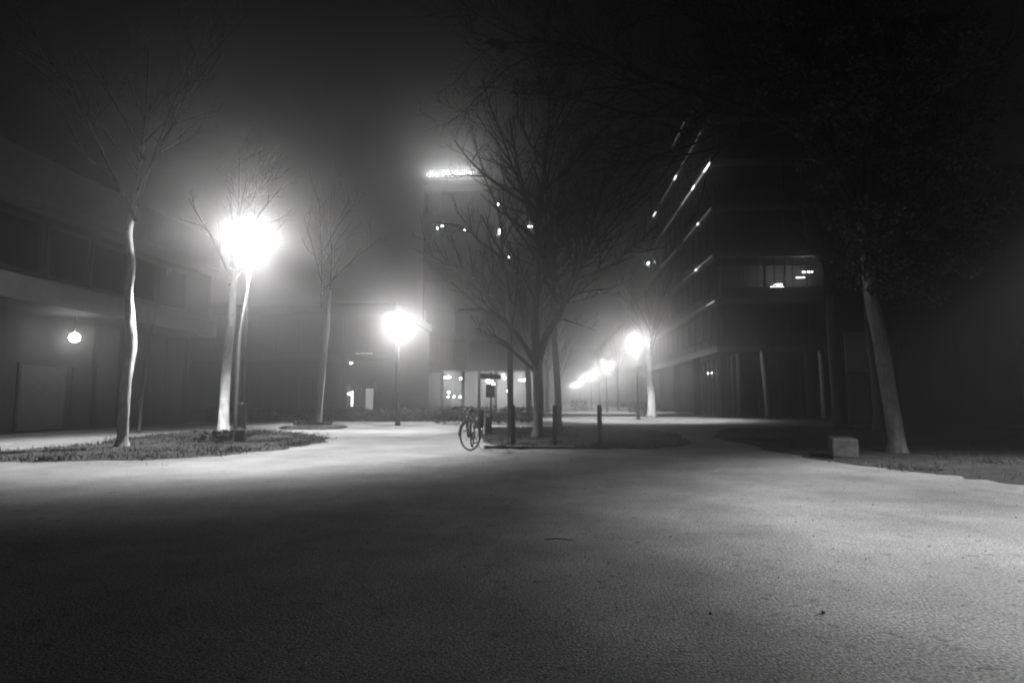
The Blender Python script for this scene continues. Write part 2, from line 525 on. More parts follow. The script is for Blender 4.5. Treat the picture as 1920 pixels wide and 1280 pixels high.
rl = random.Random(5)
tree('bare_tree', (-10.25, 13.6), 'crooked white-barked tree brightly lit on one side beside the path',
     [(0,0,-.02), (.03,0,.5), (.04,0,1.6), (.08,.02,2.55), (.0,.02,3.2), (-.06,0,3.82), (-.03,0,4.5), (-.18,0,5.33), (-.1,.1,6.3), (0,.1,7.6)], [.14,.12,.11,.105,.102,.098,.09,.085,.07,.05],
     auto_limbs(rl, 5.6, 10.5, 7, 2.6, .045) + [([(0,.1,7.2), (0,.1,7.9), (.1,0,8.6), (.05,0,10.3)], .06)], 'pale_bark', 14, 3, .7)
tree('bare_tree', (-11.79, 20.72), 'straight pale tree trunk lit white beyond the street lamp',
     [(0,0,-.02), (.0,0,1.2), (.05,0,2.8), (.12,0,4.6), (.15,0,6)], [.19,.17,.15,.13,.1],
     auto_limbs(rl, 5.4, 10.5, 8, 2.4, .06) + [([(.15,0,5.9), (.1,.1,7.4), (.2,0,8.8), (.1,0,10.8)], .08)], 'pale_bark', 15, 3, .7)
tree('bare_tree', (-8.71, 15.95), 'thin pale tree growing close beside the street lamp post',
     [(0,0,-.02), (-.02,0,1.0), (-.03,0,1.9), (-.02,0,2.88), (.04,0,3.4), (.10,.02,3.9), (.12,.08,4.4), (.1,.3,5.6), (.05,.4,6.6)], [.06,.05,.047,.043,.041,.04,.036,.03,.025],
     auto_limbs(rl, 6.4, 8.8, 2, .7, .014) + [([(.05,.4,6.5), (.1,.4,7.6), (0,.4,8.8)], .02)], 'pale_bark', 16, 2, .9)
tree('bare_tree', (-10.02, 25.02), 'leaning grey tree trunk on the small bed before the hedge',
     [(0,0,-.02), (.08,0,1.4), (.2,0,3.0), (.3,0,4.6), (.35,0,6)], [.15,.13,.12,.1,.08],
     auto_limbs(rl, 5.2, 10.5, 8, 2.6, .045) + [([(.35,0,5.9), (.4,.1,7.4), (.3,0,8.8), (.3,0,10.6)], .05)], 'grey_bark', 17, 3, .7)
tree('bare_tree', (-14.6, 20.2), 'very thin leaning sapling between the bed and the canopied building',
     [(0,0,-.02), (.05,0,1.2), (.16,0,2.6), (.24,0,3.4)], [.05,.045,.04,.03],
     [([(.24,0,3.3), (.35,0,4.3), (.4,0,5.4)], .022), ([(.2,0,3.0), (0,.2,3.8), (-.2,.3,4.8)], .018)], 'bark', 18, 2, .9)
tree('bare_tree', (7.0, 41.0), 'pale lit tree trunk beside the first lamp of the row',
     [(0,0,-.02), (-.03,0,1.5), (-.12,0,3.0), (-.2,0,5)], [.30,.25,.2,.15],
     auto_limbs(rl, 3.8, 10, 8, 2.6, .06), 'pale_bark', 19, 2, .7)
tree('bare_tree', (14.38, 40.0), 'faintly lit tree trunk before the banded building, closer to its corner column',
     [(0,0,-.02), (-.06,0,1.5), (-.16,0,3.0), (-.25,0,4.4)], [.17,.15,.13,.1],
     auto_limbs(rl, 3.6, 7.5, 6, 1.4, .04), 'pale_bark', 20, 2, .7)
tree('bare_tree', (18.0, 40.0), 'faintly lit tree trunk before the banded building, closer to the dark wall',
     [(0,0,-.02), (-.03,0,1.5), (-.05,0,3.0), (-.1,0,4.4)], [.18,.16,.14,.1],
     auto_limbs(rl, 3.6, 7.5, 6, 1.4, .04), 'pale_bark', 21, 2, .7)
# street trees fading into the fog
for i, (x, y) in enumerate([(-1.2, 33.5), (-.6, 44), (-.2, 56), (1.2, 70), (7.6, 66), (7.6, 90), (-.5, 88), (1.0, 112)]):
    rr = random.Random(60+i)
    lab = {0: 'dark bare tree just beyond the short hedge behind the signpost', 2: 'dark bare tree before the corner of the tower lobby',
           4: 'dark bare tree between the second and third lamps of the row', 5: 'dark bare tree between the third and fourth lamps of the row'}.get(i, 'dark bare street tree fading into the bright fog down the street')
    tree('bare_tree', (x, y), lab,
         [(0,0,-.02), (.02,0,1.5), (rr.uniform(-.1,.1),0,3.2), (rr.uniform(-.2,.2),0,5)], [.17,.15,.13,.1],
         auto_limbs(rr, 3.4, 9.5, 7, 2.2, .05), 'bark', 80+i, 2, .6, group='street trees in the fog')

# leafy tree on the lawn, its long boughs reaching over the path
def leaf_cloud(b, rnd, c, r, n, s=.05):
    for _ in range(n):
        d = Vector((rnd.gauss(0, 1), rnd.gauss(0, 1), rnd.gauss(0, 1)))
        d = d.normalized()*(rnd.random()**.5)
        p = Vector((c[0]+d.x*r[0], c[1]+d.y*r[1], c[2]+d.z*r[2]))
        u = Vector((rnd.gauss(0, 1), rnd.gauss(0, 1), rnd.gauss(0, .6))).normalized()
        w = u.orthogonal().normalized()
        w.rotate(Matrix.Rotation(rnd.uniform(0, 6.28), 3, u))
        a = s*rnd.uniform(.6, 1.4)
        k = len(b.v)
        for q in (p-u*a, p+w*a*.5, p+u*a, p-w*a*.5): b.v.append((q.x, q.y, q.z))
        b.f.append((k, k+1, k+2, k+3))

def leafy_tree(base, label, trunk, rads, limbs, clouds, seed, bark, levels=3, dens=.9):
    t, tips = tree('leafy_tree', base, label, trunk, rads, limbs, bark, seed, levels, dens, up=.12)
    rnd = random.Random(seed+1); b = MB()
    for c, r, n in clouds:
        for _ in range(max(1, n//60)):
            d = Vector((rnd.gauss(0, 1), rnd.gauss(0, 1), rnd.gauss(0, 1))).normalized()*(rnd.random()**.45)
            cc = (c[0]+d.x*r[0], c[1]+d.y*r[1], c[2]+d.z*r[2])
            q = rnd.uniform(.18, .42)*min(1, max(r))
            leaf_cloud(b, rnd, cc, (q, q, q*.7), 60)
    b.build('foliage', M['leaf'], t)
    return t

leafy_tree((7.67, 13.63), 'leafy tree on the lawn with a pale lit trunk and long boughs over the path',
    [(0,0,-.02), (-.05,0,.6), (-.15,0,1.6), (-.24,0,2.6), (-.36,0,3.6), (-.5,-.1,5.2)], [.18,.155,.15,.145,.14,.11],
    [([(-.5,-.1,5.1),(-1.6,-.6,6.6),(-2.8,-1.0,7.3),(-4.6,-1.6,7.66),(-5.7,-1.6,8.05),(-7.0,-1.6,8.8),(-8.8,-1.6,8.9)], .07),
     ([(-2.8,-1.0,7.3),(-4.0,-1.3,7.3),(-5.6,-1.5,7.2),(-7.2,-1.6,7.6),(-8.4,-1.6,7.75)], .045),
     ([(-.5,-.1,5.1),(-1.6,-.8,7.6),(-2.8,-1.2,9.0),(-4.2,-1.8,10.2)], .06),
     ([(-.5,-.1,5.1),(-.6,-.4,7.4),(-.5,-.5,9.0),(-.4,-.6,10.5),(0,-.6,12)], .1),
     ([(-.5,-.1,5.0),(.6,-.6,6.0),(1.6,-1.0,7.5),(2.2,-1.2,9)], .06),
     ([(-.4,0,4.2),(-.9,-.8,4.7),(-1.5,-1.4,4.4),(-1.9,-1.8,3.7)], .045),
     ([(-.4,0,4.2),(.0,-.9,4.5),(.4,-1.4,4.2),(.6,-1.7,3.6)], .04)],
    [((-.2,-.8,7.8), (2.1,1.8,3.2), 9000), ((-.3,-1.2,4.35), (1.35,.9,1.25), 7200), ((.7,-1.1,5.4), (1.2,1.0,1.7), 3200), ((-1.3,-1.0,7.4), (1.0,1.2,1.6), 2400), ((-2.6,-1.0,9.2), (1.6,1.4,1.8), 1500),
     ((-8.8,-1.6,8.9), (.3,.25,.22), 240), ((-7.8,-1.6,7.72), (.85,.3,.22), 480), ((-7.9,-1.6,8.45), (.2,.2,.12), 90), ((-6.9,-1.6,8.7), (.3,.3,.2), 60)],
    31, 'grey_bark')
leafy_tree((11.75, 21.84), 'dark leafy tree standing before the louvred wall',
    [(0,0,-.02), (0,0,1.5), (-.1,0,3.2), (-.15,0,5.5)], [.24,.21,.2,.15],
    auto_limbs(random.Random(9), 4.6, 10.5, 7, 1.5, .07), [((1.0,0,7.6), (1.5,1.9,3.2), 4600)], 33, 'bark', 2, .7)
leafy_tree((11.85, 25.0), 'dark leafy tree growing nearest the left edge of the louvred wall',
    [(0,0,-.02), (0,0,1.5), (-.08,0,3.2), (-.1,0,5.5)], [.30,.27,.24,.16],
    auto_limbs(random.Random(10), 4.8, 10.5, 7, 1.5, .07), [((1.7,0,7.8), (1.5,1.9,3.0), 3800)], 35, 'bark', 2, .7)

# ------------------------------------------------------------------ building with the long canopy, along the left
B = empty('canopied_building', (-18.7, 0, 0), 'low building with a long pale canopy over its dark doors', 'building')
Y0, Y1 = -8.0, 29.2
MB().box(-12, 0, Y0, Y1, 0, 4.9).build('wall', M['render'], B)
MB().box(-12, 1.2, Y0, Y1-.25, 5.12, 7.55).build('upper_wall', M['dark_render'], B)
MB().box(-.02, 2.2, Y0-.3, 28.0, 4.3, 5.1).build('canopy', M['concrete'], B, bevel=.02)
MB().box(-12.3, 2.2, Y0-.3, 28.0, 7.6, 9.1).build('roof_parapet', M['concrete'], B, bevel=.02)
y = 3.0; pane_u = MB().box(0, .05, .06, 1.74, 5.5, 7.2).mesh('upper_window', M['glass'])
fr_u = MB()
fr_u.box(0, .09, 0, .06, 5.4, 7.3).box(0, .09, 1.74, 1.80, 5.4, 7.3).box(0, .09, .06, 1.74, 5.4, 5.5).box(0, .09, .06, 1.74, 7.2, 7.3)
fr_um = fr_u.mesh('window_frame', M['dark_metal'])
while y < 26.5:
    p = put('upper_window', pane_u, B, (1.21, y, 0)); put('window_frame', fr_um, p, (0, 0, 0))
    y += 2.0
# wall panels, doors, louvred shutter
pan = MB().box(0, .05, .03, 1.37, .15, 4.2).mesh('wall_panel', M['render'])
y = 5.0
doors = {}
while y < 29.0-1.4:
    if not (19.4 < y+.7 < 26.0):
        put('wall_panel', pan, B, (.003, y, 0))
    y += 1.4
sh = MB().box(0, .06, 19.5, 21.6, .05, 2.5).build('shutter_door', M['dark_panel'], B)
s_ = MB()
for k in range(34):
    z = .12+k*.068
    n = len(s_.v)
    s_.v += [(.062, 19.58, z), (.062, 21.52, z), (.115, 21.52, z+.03), (.115, 19.58, z+.03), (.062, 21.52, z+.045), (.062, 19.58, z+.045)]
    s_.f += [(n, n+1, n+2, n+3), (n+3, n+2, n+4, n+5), (n, n+3, n+5), (n+1, n+4, n+2)]
tag(s_.build('shutter_slats', M['louvre'], sh), kind='stuff')
for k, (a, b_) in enumerate([(21.9, 22.9), (23.1, 24.1), (24.7, 25.8)]):
    d = MB().box(0, .05, a, b_, .03, 2.45).build('door', M['dark_panel'], B)
    MB().tube([(.08, b_-.12, .95), (.08, b_-.12, 1.25)], .014, 6).build('door_handle', M['chrome'], d)
for yy in (22.98, 24.4, 26.0, 28.95):
    MB().box(.0, .22, yy-.08, yy+.08, 0, 4.28).build('pilaster', M['dark_render'], B)
wl = empty('pendant_lamp', (-17.3, 20.25, 3.5), 'glowing round lamp hanging under the canopy before the dark doors', 'lamp')
MB().tube([(0, 0, .12), (0, 0, .82)], .012, 6).build('hanging_rod', M['dark_metal'], wl)
MB().lathe([(.05, .11), (.06, .16), (.02, .18)], sides=16).build('cap', M['dark_metal'], wl, True)
MB().lathe([(.17*math.sin(math.pi*(k+.15)/10.3), -.17*math.cos(math.pi*(k+.15)/10.3)-.06) for k in range(11)], sides=20).build('globe', emit('pendant_glow', 60.0), wl, True)

# ------------------------------------------------------------------ far building behind the hedge
F = empty('far_building', (-22, 46, 0), 'low dark building beyond the hedge with one lit entrance', 'building')
MB().box(-14, 9.6, .5, 14, 0, 8.2).build('wall', M['dark_render'], F)
MB().box(-14.2, 9.8, -.35, 14.2, 8.2, 8.9).build('roof', M['concrete'], F)
MB().box(-14.05, 9.65, -.2, .5, 4.35, 4.85).build('floor_band', M['concrete'], F)
MB().box(-1.3, .8, .35, .5, .1, 3.4).build('pale_panel', M['concrete'], F)
wm = MB().box(0, 1.5, 0, .04, 0, 2.6).mesh('window', M['glass'])
wfr = MB()
wfr.box(-.06, 0, -.03, .06, -.06, 2.66).box(1.5, 1.56, -.03, .06, -.06, 2.66).box(0, 1.5, -.03, .06, -.06, 0).box(0, 1.5, -.03, .06, 2.6, 2.66)
wfm = wfr.mesh('window_frame', M['dark_metal'])
for k in range(12):
    for zz in (.5, 5.2):
        x = -13.4+k*1.9
        if zz < 1 and (-1.6 < x+.75 < 1.4 or 5.6 < x+.75 < 9.0): continue
        p = put('window', wm, F, (x, .36, zz)); put('window_frame', wfm, p)
# the lit entrance: a glazed porch with lamps in it
e = MB(); e.box(5.9, 8.2, -.25, .45, 2.3, 2.5); e.box(5.9, 6.0, -.25, .45, .05, 2.3); e.box(8.1, 8.2, -.25, .45, .05, 2.3); e.box(7.0, 7.1, -.25, -.1, .05, 2.3)
e.build('porch', M['grey_metal'], F)
MB().box(6.02, 6.98, -.2, -.17, .1, 2.25).build('porch_pane', M['clear_glass'], F)
MB().box(7.12, 8.08, -.2, -.17, .1, 2.25).build('porch_pane', M['clear_glass'], F)
MB().box(6.2, 6.34, .1, .2, .7, 1.9).build('lit_column', emit('porch_light', 5.0, False), F)
MB().box(6.06, 6.2, .05, .2, 1.6, 1.75).build('lit_column', M['small_light'], F)
MB().box(7.3, 8.0, .38, .42, .4, 2.1).build('lit_screen', emit('screen', .5, False), F)
MB().box(6.2, 6.32, -.35, -.25, 4.05, 4.15).build('band_glow', M['small_light'], F)
MB().box(6.6, 8.0, -.3, -.22, 4.86, 4.9).build('band_light', emit('band_light', 1.5, False), F)

# ------------------------------------------------------------------ tower with the roof sign
T = empty('tower_block', (-13.1, 60, 0), 'tall office tower with scattered lit windows and a glowing roof sign', 'building')
TW = 12.2
MB().box(0, TW, 1.1, 14, 4.2, 23.9).build('core_wall', M['dark_render'], T)
MB().box(0, TW, 4.0, 14, 0, 4.2).build('lobby_back_wall', M['stone'], T)
MB().box(-.2, TW+.2, -.2, 14.2, 23.9, 24.4).build('roof', M['concrete'], T)
for k in range(7):
    z = 4.2+k*3.17
    MB().box(-.05, TW+.05, 0, 1.1, z, z+.85 if k < 6 else 23.88).build('spandrel', M['dark_render'], T)
NC = 8; cw = TW/NC
pm = MB().box(.09, cw-.09, .0, .03, 0, 2.3).mesh('window', M['glass'])
for i in range(NC+1):
    MB().box(i*cw-.08, i*cw+.08, -.06, 1.09, 4.2, 23.89).build('pier', M['dark_render'], T)
fm = MB(); fm.box(.085, .125, -.03, .06, 0, 2.3); fm.box(cw-.125, cw-.085, -.03, .06, 0, 2.3); fm.box(cw/2-.02, cw/2+.02, -.03, .06, 0, 2.3)
fmm = fm.mesh('window_frame', M['dark_metal'])
for k in range(6):
    z = 4.2+k*3.17+.86
    for i in range(NC):
        p = put('window', pm, T, (i*cw, .25, z)); put('window_frame', fmm, p)
def glow(x, z, w, h, m='small_light', y=.7):
    MB().box(x-w/2, x+w/2, y, y+.06, z-h/2, z+h/2).build('window_lamp', M[m], T)
for x, z, w, h in [(7.6, 22.0, .35, .22), (2.75, 20.7, .25, .15), (3.2, 20.5, .3, .1), (1.35, 19.5, .3, .2), (1.75, 19.7, .2, .12), (7.9, 19.0, .16, .45), (11.2, 19.5, .5, .1), (4.2, 19.3, .15, .15),
                   (2.3, 14.0, .25, .22), (7.25, 13.9, .3, .35), (8.0, 13.9, .3, .3), (2.6, 11.0, .45, .14), (1.0, 13.8, .12, .15), (8.9, 16.2, .2, .1)]:
    glow(x, z, w, h, 'room_light')
for x in (4.7, 5.4, 6.1, 6.9): glow(x, 11.35, .5, .12, 'room_light')
for x in (4.9, 5.8, 6.8): glow(x, 10.9, .42, .5, 'window_and_glint', .8)
# glazed lobby
for x in (0.1, 2.0, 4.2, 5.9, 7.6, 9.3, 11.9):
    MB().box(x-.14, x+.14, .1, .45, 0, 4.19).build('column', M['dark_render'], T)
lm = MB().box(0, .8, 0, .03, .1, 4.1).mesh('lobby_pane', M['clear_glass'])
for x in (.3, 1.1, 2.2, 3.2, 6.1, 6.75, 7.8, 8.5, 9.5, 10.3, 11.0): put('lobby_pane', lm, T, (x, .6, 0))
for x, z, w, h, yy in [(3.78, 3.45, .3, .12, 1.6), (2.4, 2.0, .16, .14, 2.0), (2.3, 1.55, .14, .12, 2.2), (3.0, 1.55, .12, .14, 2.0), (3.6, 1.5, .16, .14, 2.2)]:
    MB().box(x-w/2, x+w/2, yy, yy+.1, z-h/2, z+h/2).build('lobby_lamp', M['small_light'], T)
for x, z in [(2.2, 3.6), (6.7, 3.2), (7.2, 2.9), (8.9, 2.1), (10.2, 3.3)]:
    MB().box(x-.3, x+.3, 2.2, 2.5, z-.05, z+.05).build('lobby_lamp', M['lobby_light'], T)

SG = empty('roof_sign', (-12.95, 59.9, 24.8), 'glowing white lettering reading die Mobiliar high on the tower', 'sign')
dg = bpy.context.evaluated_depsgraph_get()
def letter_mesh(ch, size):
    cu = bpy.data.curves.new('letter', 'FONT'); cu.body = ch; cu.size = size; cu.extrude = .04; cu.offset = .004
    o = bpy.data.objects.new('letter', cu); COL.objects.link(o)
    bpy.context.view_layer.update()
    me = bpy.data.meshes.new_from_object(o.evaluated_get(bpy.context.evaluated_depsgraph_get()))
    bpy.data.objects.remove(o)
    me.name = 'letter'; me.materials.clear(); me.materials.append(M['sign_light'])
    return me
xx = 0.0; letters = []
for ch in 'die Mobiliar':
    if ch == ' ': xx += .28; continue
    me = letter_mesh(ch, 1.12)
    x0 = min(v.co.x for v in me.vertices); x1 = max(v.co.x for v in me.vertices)
    letters.append((me, xx-x0)); xx += (x1-x0)+.11
for me, x in letters:
    o = put('letter', me, SG, (x*5.55/xx, -.12, 0)); o.rotation_euler = (R(90), 0, 0); o.scale = (5.55/xx, 1, 1)
ld = bpy.data.lights.new('sign_glow', 'AREA'); ld.shape = 'RECTANGLE'; ld.size = 5.5; ld.size_y = .8; ld.energy = 330
lo = bpy.data.objects.new('sign_glow', ld); COL.objects.link(lo); lo.parent = SG; lo.location = (2.77, -.25, .4); lo.rotation_euler = (R(-90), 0, 0)
for k in (-.06, .86):
    MB().box(-.1, 5.65, -.05, .0, k, k+.05).build('mounting_rail', M['dark_metal'], SG)
for k in range(6):
    MB().box(.1+k*1.07, .16+k*1.07, .0, .06, -.42, .92).build('mounting_post', M['dark_metal'], SG)

# ------------------------------------------------------------------ tall banded building on the right
BB = empty('banded_building', (11.9, 41.6, 0), 'tall dark building with pale floor bands and a lit corner window', 'building')
BL, BD = 46.0, 19.0     # along the street, across
zf = [4.75, 8.1, 11.4, 14.8, 18.1, 21.4, 24.7]
MB().box(2.6, BD, 3.4, BL, 0, 27.9).build('core_wall', M['dark_render'], BB)
for k, z in enumerate(zf):
    sb = MB(); sb.box(-.28, .12, -.28, BL, z-.22, z+.22); sb.box(.12, BD, -.28, .12, z-.22, z+.22)
    sb.build('floor_band', M['slab'], BB)
    MB().box(.12, BD, .12, BL-.1, z-.12, z+.10).build('floor_slab', M['dark_render'], BB)
MB().box(-.3, BD, -.3, BL+.2, 27.9, 28.6).build('roof', M['dark_render'], BB)
gp = MB().box(0, .03, .03, 2.17, 0, 2.05).mesh('window', M['glass'])
sp_m = MB().box(0, .12, .0, 2.2, 0, .72).mesh('spandrel_panel', M['dark_panel'])
mul = MB().box(-.05, .07, -.035, .035, 0, 2.86).mesh('mullion', M['grey_metal'])
gf = MB().box(.03, 1.42, 0, .03, 0, 2.05).mesh('window', M['glass'])
sf = MB().box(0, 1.45, .0, .12, 0, .72).mesh('spandrel_panel', M['dark_panel'])
mf = MB().box(-.03, .03, -.05, .07, 0, 2.86).mesh('mullion', M['grey_metal'])
for k, z in enumerate(zf[:-1]):
    for i in range(20):
        put('spandrel_panel', sp_m, BB, (0, .3+i*2.2, z+.23)); put('window', gp, BB, (.03, .3+i*2.2, z+.96)); put('mullion', mul, BB, (-.0, .3+i*2.2, z+.23))
    for i in range(12):
        put('spandrel_panel', sf, BB, (.3+i*1.45, 0, z+.23)); put('window', gf, BB, (.3+i*1.45, .03, z+.96)); put('mullion', mf, BB, (.3+i*1.45, 0, z+.23))
# ground floor: columns and shopfront
for yy in (0.15, 7.5, 15, 22.5, 30, 37.5, 45):
    MB().box(-.05, .45, yy-.2, yy+.25, 0, 4.5).build('column', M['render'], BB)
for xx in (6.0, 12.0, 18.5):
    MB().box(xx-.22, xx+.22, -.05, .35, 0, 4.5).build('column', M['render'], BB)
sg = MB().box(0, .03, .03, 1.22, .1, 4.4).mesh('shop_pane', M['glass'])
sm = MB().box(-.12, .06, -.035, .035, 0, 4.5).mesh('shop_mullion', M['slab'])
for i in range(34):
    put('shop_pane', sg, BB, (1.4, .6+i*1.25, 0)); put('shop_mullion', sm, BB, (1.4, .6+i*1.25, 0))
sg2 = MB().box(.03, 1.42, 0, .03, .1, 4.4).mesh('shop_pane', M['glass'])
sm2 = MB().box(-.035, .035, -.12, .06, 0, 4.5).mesh('shop_mullion', M['grey_metal'])
for i in range(11):
    put('shop_pane', sg2, BB, (1.5+i*1.45, 1.4, 0)); put('shop_mullion', sm2, BB, (1.5+i*1.45, 1.4, 0))
# tubes burning in the corner office
def tube_lamp(x0, x1, yy, z, m='tube_light'):
    MB().box(x0, x1, yy, yy+.09, z-.035, z+.035).build('ceiling_tube', M[m], BB)
tube_lamp(3.95, 4.95, .9, 9.22); tube_lamp(4.5, 5.05, 1.6, 9.55); tube_lamp(5.85, 6.4, 1.0, 9.92); tube_lamp(6.4, 7.2, 1.5, 10.42)
MB().box(.8, 7.6, 2.95, 3.3, 8.25, 11.25).build('room_back_wall', M['stone'], BB)
for i in range(9):
    MB().box(1.5+i*.62, 1.56+i*.62, .2, .26, 8.9, 11.2).build('room_divider', M['dark_metal'], BB)
# emissive strips imitating reflected light on the street-side floor bands; no lamps there
def band_glow(y0, y1, z, m):
    MB().box(-.345, -.285, y0, y1, z-.05, z+.04).build('band_glow', M[m], BB)
for y0, y1, z, m in [(-.2, 1.5, 18.1, 'window_and_glint'), (1.5, 4.2, 18.1, 'dim_glint'), (4.2, 5.2, 18.1, 'window_and_glint'), (5.2, 9, 18.1, 'dim_glint'), (9, 19, 18.1, 'faint_glint'),
                     (0, 3.4, 14.8, 'faint_glint'), (3.4, 3.9, 14.8, 'window_and_glint'), (3.9, 8.5, 14.8, 'faint_glint'), (12, 17, 14.8, 'faint_glint'),
                     (.2, 3.2, 11.4, 'faint_glint'), (3.2, 4.4, 11.4, 'dim_glint'), (4.4, 4.9, 11.4, 'window_and_glint'), (4.9, 9, 11.4, 'faint_glint'),
                     (0, 1.8, 8.1, 'dim_glint'), (1.8, 6.0, 8.1, 'faint_glint'), (2, 10.5, 21.4, 'faint_glint'), (10.5, 11.6, 21.4, 'window_and_glint'), (11.6, 18, 21.4, 'faint_glint'), (21, 22.5, 21.4, 'window_and_glint'),
                     (7, 12, 24.7, 'faint_glint')]:
    band_glow(y0, y1, z, m)
MB().box(-.36, -.28, 26.0, 26.6, 16.9, 17.1).build('band_glow', M['small_light'], BB)

# ------------------------------------------------------------------ dark wall with louvres on the right
WR = empty('louvred_building', (13.9, 29.95, 0), 'dark blank building behind the lawn with a louvred bay', 'building')
wv = MB()
for z in (0, 12.5): wv.v += [(0, .3, z), (26, .3, z), (26, 8.5, z), (4.3, 8.5, z)]
wv.f = [(3, 2, 1, 0), (4, 5, 6, 7), (0, 1, 5, 4), (1, 2, 6, 5), (2, 3, 7, 6), (3, 0, 4, 7)]
wv.build('wall', M['dark_render'], WR)
wv = MB()
for z in (12.5, 13.0): wv.v += [(0, .1, z), (26.2, .1, z), (26.2, 8.7, z), (4.3, 8.7, z)]
wv.f = [(3, 2, 1, 0), (4, 5, 6, 7), (0, 1, 5, 4), (1, 2, 6, 5), (2, 3, 7, 6), (3, 0, 4, 7)]
wv.build('roof', M['dark_render'], WR)
for i in range(16):
    x = 3.4+i*1.4
    MB().box(x+.02, x+1.38, .22, .3, .1, 4.6).build('wall_panel', M['dark_panel'], WR)
MB().box(.85, 1.9, .2, .3, 2.55, 4.55).build('pale_panel', M['louvre'], WR)
lv = MB().box(.85, 1.9, .2, .3, .05, 2.5).build('louvre_door', M['grey_metal'], WR)
s_ = MB()
for k in range(30):
    z = .1+k*.079
    n = len(s_.v)
    s_.v += [(.9, .198, z), (1.85, .198, z), (1.85, .13, z+.03), (.9, .13, z+.03), (1.85, .198, z+.05), (.9, .198, z+.05)]
    s_.f += [(n, n+1, n+2, n+3), (n+3, n+2, n+4, n+5), (n, n+3, n+5), (n+1, n+4, n+2)]
tag(s_.build('louvre_slats', M['louvre'], lv), kind='stuff')

# street end, lost in the fog
E_ = empty('street_end_building', (0, 168, 0), 'pale building at the end of the street lost in fog', 'building')
MB().box(-26, 30, .4, 12, 0, 15).build('wall', M['render'], E_)
MB().box(-26.3, 30.3, 0, 12.3, 15, 15.6).build('roof', M['concrete'], E_)
we = MB().box(0, 1.6, 0, .05, 0, 1.9).mesh('window', M['glass'])
for i in range(18):
    for k in range(4): put('window', we, E_, (-25+i*3, .34, 1.2+k*3.5))
A_ = empty('street_side_building', (11.5, 92, 0), 'long building past the banded one, fading down the street', 'building')
MB().box(.4, 14, 0, 62, 0, 13).build('wall', M['render'], A_)
MB().box(.0, 14.2, -.2, 62.2, 13, 13.6).build('roof', M['concrete'], A_)
wa = MB().box(0, .05, 0, 1.8, 0, 2.0).mesh('window', M['glass'])
for i in range(20):
    for k in range(4): put('window', wa, A_, (.34, .8+i*3, .9+k*3.1))

# ------------------------------------------------------------------ hedges and bushes
def hedge(x0, x1, y0, y1, h, n, label, seed, group=None):
    rnd = random.Random(seed)
    t = empty('hedge', ((x0+x1)/2, (y0+y1)/2, 0), label, 'hedge', group)
    cx, cy_ = (x0+x1)/2, (y0+y1)/2
    b = MB()
    for _ in range(n):
        c = (rnd.uniform(x0, x1)-cx, rnd.uniform(y0, y1)-cy_, rnd.uniform(.12, h-.05))
        leaf_cloud(b, rnd, c, (.16, .16, .13), 14, .06)
    b.build('foliage', M['leaf'], t)
    s = MB()
    for k in range(max(3, int((x1-x0)*1.2))):
        x = rnd.uniform(x0, x1)-cx; y = rnd.uniform(y0, y1)-cy_
        s.tube([(x, y, 0), (x+rnd.uniform(-.1, .1), y, h*.5), (x+rnd.uniform(-.2, .2), y, h*.9)], [.018, .012, .005], 4)
    tag(s.build('stems', M['bark'], t), kind='stuff')
hedge(-27, -5.0, 31.8, 32.7, .75, 900, 'long low clipped hedge beyond the second street lamp', 1)
hedge(-5.6, -.8, 28.2, 29.0, .85, 260, 'short low hedge behind the signpost', 2)
hedge(2.3, 4.0, 62.2, 63.4, 1.2, 90, 'rounded dark bush in the fog past the second lamp of the row', 3, 'bushes in the fog')
hedge(6.6, 8.2, 49.2, 50.3, 1.1, 90, 'rounded dark bush in the fog past the first lamp of the row', 4, 'bushes in the fog')
hedge(-9.3, -8.75, 15.0, 16.4, .34, 30, 'tuft of low plants at the foot of the street lamp on the bed', 5)
hedge(-10.9, -9.2, 24.5, 25.5, .30, 40, 'low shrub round the foot of the leaning grey trunk', 6)

# ------------------------------------------------------------------ bollards, signpost, cabinet
def bollard(x, y, label, h=1.05):
    t = empty('bollard', (x, y, 0), label, 'bollard', 'slim square bollards in a row', rz=random.uniform(-.05, .05))
    MB().box(-.055, .055, -.055, .055, 0, h-.04).build('post', M['wood'], t, bevel=.008)
    q = MB(); n = 0
    q.v = [(-.06,-.06,h-.039), (.06,-.06,h-.039), (.06,.06,h-.039), (-.06,.06,h-.039), (-.035,-.035,h), (.035,-.035,h), (.035,.035,h), (-.035,.035,h)]
    q.f = [(3,2,1,0), (4,5,6,7), (0,1,5,4), (1,2,6,5), (2,3,7,6), (3,0,4,7)]
    q.build('cap', M['dark_metal'], t)
bollard(-.92, 14.86, 'slim dark bollard, the one nearest the bicycle')
bollard(.13, 14.93, 'slim dark bollard, the middle one of three')
bollard(1.27, 15.2, 'slim dark bollard farthest from the bicycle')
bollard_l = empty('bollard', (-8.28, 15.35, 0), 'short thick dark bollard with pale bands before the street lamp post', 'bollard')
MB().lathe([(.115, 0), (.115, .42), (.10, .45)], sides=16).build('post', M['dark_metal'], bollard_l, True)
MB().lathe([(.118, .36), (.118, .41)], sides=16).build('reflective_band', M['louvre'], bollard_l, True)
kb = MB().box(-1.6, .6, 14.42, 14.52, 0, .07).build('kerb_rail', M['stone'], bevel=.01)
tag(kb, 'low stone edging running from the bicycle past the bollards', 'kerb')

